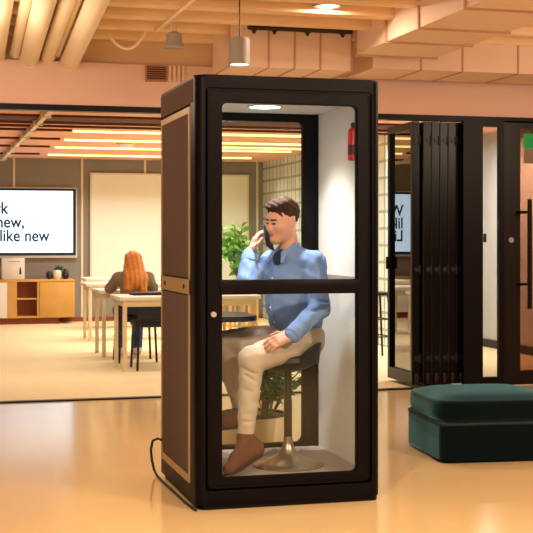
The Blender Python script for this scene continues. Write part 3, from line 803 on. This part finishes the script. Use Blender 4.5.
b.half((.205, 6.97, .80), (0, 0, -1))
so_ = sobj('shirt', b, M['shirt'], mn, OFF)
from mathutils.bvhtree import BVHTree
tree = BVHTree.FromPolygons([v.co for v in so_.data.vertices], [tuple(p.vertices) for p in so_.data.polygons])
front = []
for k in range(9):
    z = 1.235-.04*k; o_ = Vector((.155+bf[0]*.5, 6.955+bf[1]*.5, z))-Vector(OFF)
    hit = tree.ray_cast(o_, Vector((-bf[0], -bf[1], 0)))
    if hit[0] is not None: front.append(hit[0]+Vector(OFF))
b = SDF((-.1, 6.6, .85), (.25, 7.0, 1.3), .004)
for p, q in zip(front, front[1:]): b.rc(tuple(p+Vector(bl)*.0), tuple(q), .006, .006, .004)
sobj('placket', b, M['shirt'], so_, OFF)
for p in front[0:9:2]:
    c_ = p+Vector(bf)*.006; b = SDF(tuple(c_-Vector((.02, .02, .02))), tuple(c_+Vector((.02, .02, .02))), .002)
    b.el(tuple(c_), (.0055, .0055, .0055), None, .003); sobj('button', b, M['white'], so_, OFF)
for W_, E_ in ((WL, EL), (v3(WR, (np.array(WR)-np.array(ER), -.10)), ER)):
    a_ = np.array(W_); d_ = a_-np.array(E_); d_ = d_/np.linalg.norm(d_); b = SDF(tuple(a_-.1), tuple(a_+.1), .0045)
    b.rc(tuple(a_-d_*.045), tuple(a_), .050, .047, .004); b.half(tuple(a_+d_*.008), d_).half(tuple(a_-d_*.042), -d_)
    sobj('cuff', b, M['shirt'], so_, OFF)
b = SDF((-.02, 6.75, 1.2), (.28, 7.1, 1.42), .005)
b.rc(v3(N, (bf, -.045), ((0, 0, 1), .035)), v3(N, (bl, .06), ((0, 0, 1), .03)), .018, .018, .03).rc(v3(N, (bl, .06), ((0, 0, 1), .03)), v3(N, (bf, .07), (bl, .045), ((0, 0, 1), -.01)), .018, .016, .02)
b.rc(v3(N, (bf, -.045), ((0, 0, 1), .035)), v3(N, (bl, -.06), ((0, 0, 1), .03)), .018, .018, .03).rc(v3(N, (bl, -.06), ((0, 0, 1), .03)), v3(N, (bf, .07), (bl, -.045), ((0, 0, 1), -.01)), .018, .016, .02)
b.rc(v3(N, (bf, .07), (bl, .045), ((0, 0, 1), -.01)), v3(N, (bf, .105), (bl, .07), ((0, 0, 1), -.055)), .018, .011, .015).rc(v3(N, (bf, .07), (bl, -.045), ((0, 0, 1), -.01)), v3(N, (bf, .105), (bl, -.065), ((0, 0, 1), -.055)), .018, .011, .015)
sobj('collar', b, M['shirt'], mn, OFF)
b = SDF((-.05, 6.7, 1.1), (.25, 7.05, 1.35), .006)
b.el(v3(N, (bf, .045), ((0, 0, 1), -.04)), (.058, .058, .055), None, .02)
sobj('undershirt', b, M['undershirt'], mn, OFF, label='dark navy inner shirt at the open neck')

# trousers
b = SDF((-.38, 6.42, .33), (.42, 7.22, .98), .006)
for s in (-1, 1): b.rc(v3(P, (bl, s*.06), ((0, 0, 1), -.03)), v3(P, (bl, s*.055), ((0, 0, 1), .015)), .116, .112, .05)
b.rc(HL, KL, .098, .072, .04).rc(KL, v3(AL, ((0, 0, 1), .06)), .068, .045, .02)
b.rc(HR, KR, .095, .07, .04).rc(KR, AR, .066, .045, .02)
b.disp(lambda x, y, z: .0014*np.sin(z*60+x*55+np.sin(y*20)*2)+.0013*np.sin(z*95-x*40+y*50))
for p, q in (((-.14, 6.53, .70), (-.04, 6.52, .66)), ((-.13, 6.52, .67), (-.03, 6.53, .61)), ((-.16, 6.53, .60), (-.05, 6.52, .56)), ((-.16, 6.53, .44), (-.06, 6.53, .46)), ((-.16, 6.54, .41), (-.06, 6.54, .415)), ((.05, 6.62, .74), (.16, 6.74, .80)), ((.08, 6.62, .71), (.22, 6.75, .76))): b.rc(p, q, .006, .004, .012, 's')
b.half((.205, 6.97, .885), (0, 0, 1))
sobj('trousers', b, M['trouser'], mn, OFF)
b = SDF((-.26, 6.9, .36), (-.06, 7.1, .56), .005); b.rc(v3(AR, ((0, 0, 1), .03)), (-.155, 6.985, .40), .042, .040, .01); sobj('sock', b, M['sock'], mn, OFF)
# shoes
b = SDF((-.32, 6.30, .13), (.08, 6.72, .42), .0045)
b.rc((-.110, 6.585, .325), (-.062, 6.60, .262), .048, .044, .02).rc((-.060, 6.60, .262), (-.150, 6.485, .218), .046, .042, .02).rc((-.150, 6.485, .218), (-.193, 6.432, .185), .041, .032, .02).rc((-.11, 6.58, .31), (-.15, 6.48, .23), .04, .038, .02)
nrm = np.array((-.12, -.16, -.8)); nrm = nrm/np.linalg.norm(nrm)
b.half((-.05, 6.6, .222), np.array((.17, .20, -.93))/np.linalg.norm((.17, .20, -.93)))
sl = sobj('shoe', b, M['suede'], mn, OFF)
b = SDF((-.32, 6.30, .13), (.08, 6.72, .42), .0045)
b.rc((-.058, 6.602, .240), (-.150, 6.485, .205), .044, .042, .01).rc((-.150, 6.485, .205), (-.195, 6.430, .172), .041, .033, .01)
sn = np.array((.17, .20, -.93)); sn = sn/np.linalg.norm(sn)
b.half((-.05, 6.6, .210), sn).half((-.05, 6.6, .226), -sn)
so = sobj('sole', b, M['sole'], sl, OFF)
b = SDF((-.40, 6.76, .28), (-.02, 7.12, .52), .0045)
b.rc((-.150, 6.985, .41), (-.135, 6.985, .378), .046, .044, .02).rc((-.135, 6.985, .378), (-.235, 6.91, .362), .046, .042, .02).rc((-.235, 6.91, .362), (-.30, 6.86, .348), .041, .031, .02)
b.half((0, 0, .328), (0, 0, -1))
sr_ = sobj('shoe', b, M['suede'], mn, OFF)
for k in range(4):
    u = k/3; c0 = Vector((-.118, 6.545, .315)).lerp(Vector((-.163, 6.462, .262)), u)
    lb = SDF(tuple(c0-Vector((.05, .05, .03))), tuple(c0+Vector((.05, .05, .03))), .003); lb.rc(tuple(c0+Vector((-.024, .012, -.006))), tuple(c0+Vector((.024, -.014, -.006))), .0035, .0035, .003); sobj('lace', lb, M['sole'], sl, OFF)
b = SDF((-.40, 6.76, .28), (-.02, 7.12, .52), .0045)
b.rc((-.135, 6.985, .335), (-.235, 6.91, .335), .046, .043, .01).rc((-.235, 6.91, .335), (-.30, 6.86, .335), .041, .033, .01)
b.half((0, 0, .316), (0, 0, -1)).half((0, 0, .332), (0, 0, 1)); sobj('sole', b, M['sole'], sr_, OFF)
# dark band round the left wrist
b = SDF((.05, 6.5, .78), (.22, 6.7, .95), .004)
wd = np.array(WL)-np.array(EL); wd /= np.linalg.norm(wd)
b.rc(v3(WL, (wd, -.008)), v3(WL, (wd, .012)), .034, .034, .005); b.half(v3(WL, (wd, .014)), wd).half(v3(WL, (wd, -.010)), -wd)
sobj('wrist_band', b, M['eye'], mn, OFF)

# phone (its own thing), in world space
ph = thing('mobile_phone', 'black mobile phone held to the ear of the man in the booth', 'phone', lw(pc[0], pc[1], pc[2]))
zax = Vector(pd); yax = Vector((.80, -.60, .0)); yax = (yax-zax*yax.dot(zax)).normalized(); xax = yax.cross(zax)
rot = Matrix((xax, yax, zax)).transposed().to_4x4()
bm = nb(); box(bm, -.036, .036, -.0045, .0045, -.074, .074, .004); bm.transform(Matrix.Rotation(-YAW, 4, 'Z') @ rot); obj('phone_body', bm, M['plastic'], ph, world=False)
bm = nb(); box(bm, -.033, .033, .0046, .005, -.07, .07); bm.transform(Matrix.Rotation(-YAW, 4, 'Z') @ rot); obj('phone_screen', bm, M['black'], ph, world=False)

# ------------------------------------------------------------------ ottoman
ot = thing('ottoman', 'square dark green velvet ottoman on the hall floor right of the booth', 'ottoman', (3.42, 7.42, 0))
def puffy(name, x0, x1, y0, y1, z0, z1, bev, m, bulge):
    bm = nb(); box(bm, x0, x1, y0, y1, z0, z1)
    bmesh.ops.subdivide_edges(bm, edges=bm.edges[:], cuts=9, use_grid_fill=True)
    cx, cy = (x0+x1)/2, (y0+y1)/2
    for v in bm.verts:
        u = (v.co.x-cx)/((x1-x0)/2); w = (v.co.y-cy)/((y1-y0)/2); t = (v.co.z-z0)/(z1-z0)
        # rounded plan
        m_ = max(abs(u), abs(w)); rr_ = (abs(u)**6+abs(w)**6)**(1/6)
        sc = (m_/rr_ if rr_ > 1e-6 else 1)
        bz = 1+bulge*(1-(2*t-1)**2)-bulge*.0
        edge = 1-.06*max(0, abs(2*t-1)-.55)/.45*(1 if bulge else .3)
        v.co.x = cx+(v.co.x-cx)*sc*bz*edge; v.co.y = cy+(v.co.y-cy)*sc*bz*edge
        if t > .99 and bulge: v.co.z += .02*max(0, 1-max(abs(u), abs(w))**4)-.014*max(abs(u), abs(w))**8
    o = obj(name, bm, m, ot, ang=80)
    s = o.modifiers.new('s', 'SUBSURF'); s.levels = 2; s.render_levels = 2
    return o
bm = nb(); prism(bm, rrect(3.05, 3.83, 7.04, 7.80, .045), .012, .24, 'z')
bmesh.ops.bevel(bm, geom=[e for e in bm.edges if abs(e.verts[0].co.z-e.verts[1].co.z) < 1e-5], offset=.012, segments=3, affect='EDGES')
obj('base', bm, M['velvet'], ot, ang=60)
puffy('cushion', 3.04, 3.84, 7.03, 7.81, .236, .395, .05, M['velvet'], .022)
bm = nb(); o_ = rrect(3.052, 3.828, 7.042, 7.798, .05); tube(bm, [(x, y, .238) for x, y in o_]+[(o_[0][0], o_[0][1], .238)], .009, 8, False); obj('piping', bm, M['velvetseam'], ot)
for x in (3.1, 3.74):
    for y in (7.12, 7.72): obj('leg', quick(x-.025, x+.025, y-.025, y+.025, 0, .02), M['plastic'], ot)

ot.location = (3.437, 7.392, 0); ot.rotation_euler.z = -R(6)

# ------------------------------------------------------------------ hall ceiling: pipes, ducts, lamps
def pipe(x, z, r, label, m=M['cream'], y0=7.3):
    dx, dz = -.031*(FY-y0), .0443*(FY-y0)
    t = thing('ceiling_pipe', label, 'pipe', (x+dx, y0, z+dz), 0)
    obj('pipe_run', tube(nb(), [(x+dx, y0, z+dz), (x-.0006, FY+.02, z-.0009)], r, 28), m, t)
    ax, az = -.031*.35, .0443*.35
    obj('wall_collar', tube(nb(), [(x, FY-.03, z), (x, FY+.005, z)], r+.006, 28), m, t)
    return t
pipe(.555, 2.92, .095, 'thick cream ceiling pipe leftmost in the bundle')
pipe(.735, 2.93, .042, 'thin cream pipe in the gap between the two leftmost thick pipes')
pipe(.848, 2.885, .078, 'thick cream ceiling pipe second from the left')
pipe(1.005, 2.91, .056, 'medium cream ceiling pipe in the middle of the bundle')
pipe(1.085, 2.935, .026, 'thinnest cream pipe beside the rightmost thick pipe')
pipe(1.19, 2.875, .078, 'thick cream ceiling pipe rightmost in the bundle')

cb = nb(); pts = []
for k in range(21):
    u = k/20; pts.append((1.42+.34*u, 10.0, 3.02-.13*math.sin(math.pi*u)**.8+.11*u**3))
pts += [(1.775, 9.8, 3.02), (1.79, 9.0, 3.025), (1.80, 8.2, 3.025)]; tube(cb, pts, .012, 8); tag(obj('hanging_cable', cb, M['cream']), 'cream cable drooping in a loop from the hall ceiling', 'cable')
vt = thing('air_vent', 'brown slotted air vent on the salmon wall above the booth', 'air vent', (1.92, FY, 2.72))
obj('vent_frame', ring(nb(), rrect(1.83, 2.02, 2.725, 2.865, .004), rrect(1.842, 2.008, 2.737, 2.853, .004), FY-.03, FY-.001), M['vent'], vt)
obj('vent_back', quick(1.84, 2.01, FY-.008, FY-.001, 2.735, 2.855), M['ventdark'], vt)
for k in range(6): obj('louvre', quick(1.842, 2.008, FY-.024, FY-.012, 2.742+.019*k, 2.748+.019*k), M['vent'], vt)
bm = nb()
for k in range(4): box(bm, 2.03+.04*k, 2.05+.04*k, FY-.03, FY-.001, 2.73, 2.87)
obj('side_ribs', bm, M['ductm'], vt)

def lamp_cyl(x, y, z0, z1, r, label):
    t = thing('pendant_lamp', label, 'lamp', (x, y, z0))
    bm = nb(); lathe(bm, [(r*.95, z0), (r, z0+.005), (r, z1-.01), (r*.9, z1), (.01, z1+.005)], (x, y), 28, False); obj('lamp_shade', bm, M['grey'], t)
    bm = nb(); lathe(bm, [(r*.93, z0+.002), (r*.93, z0+.008)], (x, y), 28); obj('light_face', bm, M['lampface'], t, label='glowing lamp opening')
    bm = nb(); tube(bm, [(x, y, z1), (x, y, 3.121)], .005, 6); obj('cord', bm, M['plastic'], t)
    return t
lamp_cyl(2.205, 8.8, 2.635, 2.83, .073, 'grey cylindrical pendant lamp hanging above the booth')
t = thing('pendant_lamp', 'small grey bell-shaped pendant on a thick pink stem, left of the cylindrical one', 'lamp', (1.878, 9.6, 2.86))
bm = nb(); lathe(bm, [(.078, 2.862), (.08, 2.87), (.066, 2.90), (.06, 2.925), (.06, 2.97), (.03, 2.985)], (1.878, 9.6), 28, False); obj('lamp_shade', bm, M['grey'], t)
bm = nb(); lathe(bm, [(.074, 2.864), (.074, 2.868)], (1.878, 9.6), 28); obj('light_face', bm, M['grey'], t)
bm = nb(); tube(bm, [(1.878, 9.6, 2.985), (1.878, 9.6, 3.121)], .02, 10); obj('stem', bm, M['ductm'], t)
t = thing('downlight', 'round glowing downlight on the hall ceiling at the top of the picture', 'ceiling light', (2.865, 8.757, 3.08))
bm = nb(); lathe(bm, [(.085, 3.085), (.085, 3.095)], (2.865, 8.757), 32); obj('light_face', bm, M['lampface'], t)
bm = nb(); lathe(bm, [(.086, 3.08), (.105, 3.08), (.11, 3.121), (.086, 3.121)], (2.865, 8.757), 32, False); obj('housing', bm, M['grey'], t)

# ducts
d1 = thing('air_duct', 'big salmon duct with stepped flanges running towards the camera, upper right', 'duct', (3.7, 7.5, 2.88))
x0, x1, z0, z1 = 3.42, 4.12, 2.885, 3.119
obj('duct_run', quick(x0, x1, 5.2, 9.75, z0, z1), M['ductm'], d1)
for y in (6.4, 7.55, 8.35, 9.0, 9.7):
    bm = nb(); ring(bm, [(x0-.014, z0-.014), (x1+.014, z0-.014), (x1+.014, z1), (x0-.014, z1)], [(x0+.002, z0+.002), (x1-.002, z0+.002), (x1-.002, z1-.002), (x0+.002, z1-.002)], y-.012, y+.012)
    obj('flange', bm, M['seam'], d1)
d2 = thing('air_duct', 'salmon duct crossing above the booth with vertical seams', 'duct', (2.95, 10.1, 2.75))
obj('duct_run', quick(2.36, 3.42, 9.8, 10.35, 2.765, 3.119, .0), M['ductm'], d2)
for x in (2.37, 2.70, 2.92, 3.14, 3.41):
    bm = nb(); ring(bm, [(9.793, 2.758), (10.357, 2.758), (10.357, 3.119), (9.793, 3.119)], [(9.801, 2.766), (10.349, 2.766), (10.349, 3.11), (9.801, 3.11)], x-.007, x+.007, 'x'); obj('flange', bm, M['seam'], d2)
d3 = thing('air_duct', 'low salmon duct crossing to the right frame edge under the stepped one', 'duct', (5, 10, 2.78))
obj('duct_run', quick(3.62, 6.5, 9.85, 10.5, 2.80, 3.119), M['ductm'], d3)
for x in (4.05, 4.43, 4.95, 5.6):
    bm = nb(); ring(bm, [(9.843, 2.793), (10.507, 2.793), (10.507, 3.119), (9.843, 3.119)], [(9.851, 2.801), (10.499, 2.801), (10.499, 3.11), (9.851, 3.11)], x-.007, x+.007, 'x'); obj('flange', bm, M['seam'], d3)
pr_ = thing('sprinkler_pipe', 'dark clamped pipe along the hall ceiling above the crossing duct', 'pipe', (2.9, 9.6, 3.02))
bm = nb(); tube(bm, [(2.5, 9.7, 3.07), (3.38, 9.7, 3.07)], .022, 12); obj('pipe_run', bm, M['bronze'], pr_)
for x in (2.55, 2.72, 3.0, 3.3):
    bm = nb(); tube(bm, [(x, 9.7, 3.02), (x, 9.7, 3.121)], .014, 8); tube(bm, [(x-.02, 9.7, 3.07), (x+.02, 9.7, 3.07)], .032, 12); obj('clamp', bm, M['bronze'], pr_)

# ------------------------------------------------------------------ light
WARM = (1, .78, .56)
def area(name, loc, size, power, col, rot=(0, 0, 0), sy=None, spread=180):
    l = bpy.data.lights.new(name, 'AREA'); l.energy = power; l.color = col; l.size = size
    if sy: l.shape = 'RECTANGLE'; l.size_y = sy
    else: l.shape = 'DISK'
    l.spread = R(spread)
    o = bpy.data.objects.new(name, l); C.objects.link(o); o.location = loc; o.rotation_euler = rot; return o
# meeting room: the linear fittings; the strip nearest the hall has no fitting
for x0, x1, y in ((1.74, 5.2, 15.25), (1.78, 5.3, 16.6), (1.8, 5.3, 18.0), (1.85, 5.1, 19.6), (-1, 5.2, 12.6)):
    area('strip_light', ((x0+x1)/2, y, MC-.07), x1-x0, 48, (1, .92, .78), sy=.06, spread=140)
area('corridor_light', (6.2, 13.4, 2.6), .3, 85, (1, .97, .94))
# booth
area('booth_light', (1.83, 6.72, 2.10), .17, 12, (1, .98, .96), spread=105)
# hall downlights
for x, y, p in ((3.98, 2.4, 270), (-.3, 2.24, 330), (-1.4, 8.2, 10)):
    area('hall_downlight', (x, y, 3.02), .16, p, WARM)
def fill_point(loc, power):  # unseen point light added to brighten the hall ceiling, pipes and floor
    l = bpy.data.lights.new('hall_fill', 'POINT'); l.energy = power; l.color = WARM; l.shadow_soft_size = .3
    o = bpy.data.objects.new('hall_fill', l); C.objects.link(o); o.location = loc
for loc, p in (((.15, 8.6, 2.55), 44), ((6.2, 7.3, 2.6), 95), ((1.8, 4.9, 2.75), 36)): fill_point(loc, p)
for loc, p in (((2.205, 8.8, 2.63), 14), ((2.865, 8.757, 3.07), 20)):
    area('lamp_beam', loc, .12, p, (1, .8, .58))

w = bpy.data.worlds.new('hall_ambience'); SC.world = w; w.use_nodes = True
w.node_tree.nodes['Background'].inputs[0].default_value = (1, .8, .62, 1)
w.node_tree.nodes['Background'].inputs[1].default_value = .07

# ------------------------------------------------------------------ camera
cam = bpy.data.cameras.new('camera'); co = bpy.data.objects.new('camera', cam); C.objects.link(co)
cam.sensor_width = 36; cam.lens = 36*1250/533; cam.shift_y = -(266.5-239)/533
co.location = (0, 0, 1.37); co.rotation_euler = (R(90), 0, -YAW)
cam.clip_start = .05; SC.camera = co
SC.view_settings.view_transform = 'Standard'; SC.view_settings.look = 'None'
SC.view_settings.gamma = 1; SC.view_settings.use_curve_mapping = False; SC.view_settings.exposure = .12
for o in SC.objects:
    if '_at' in o: del o['_at']
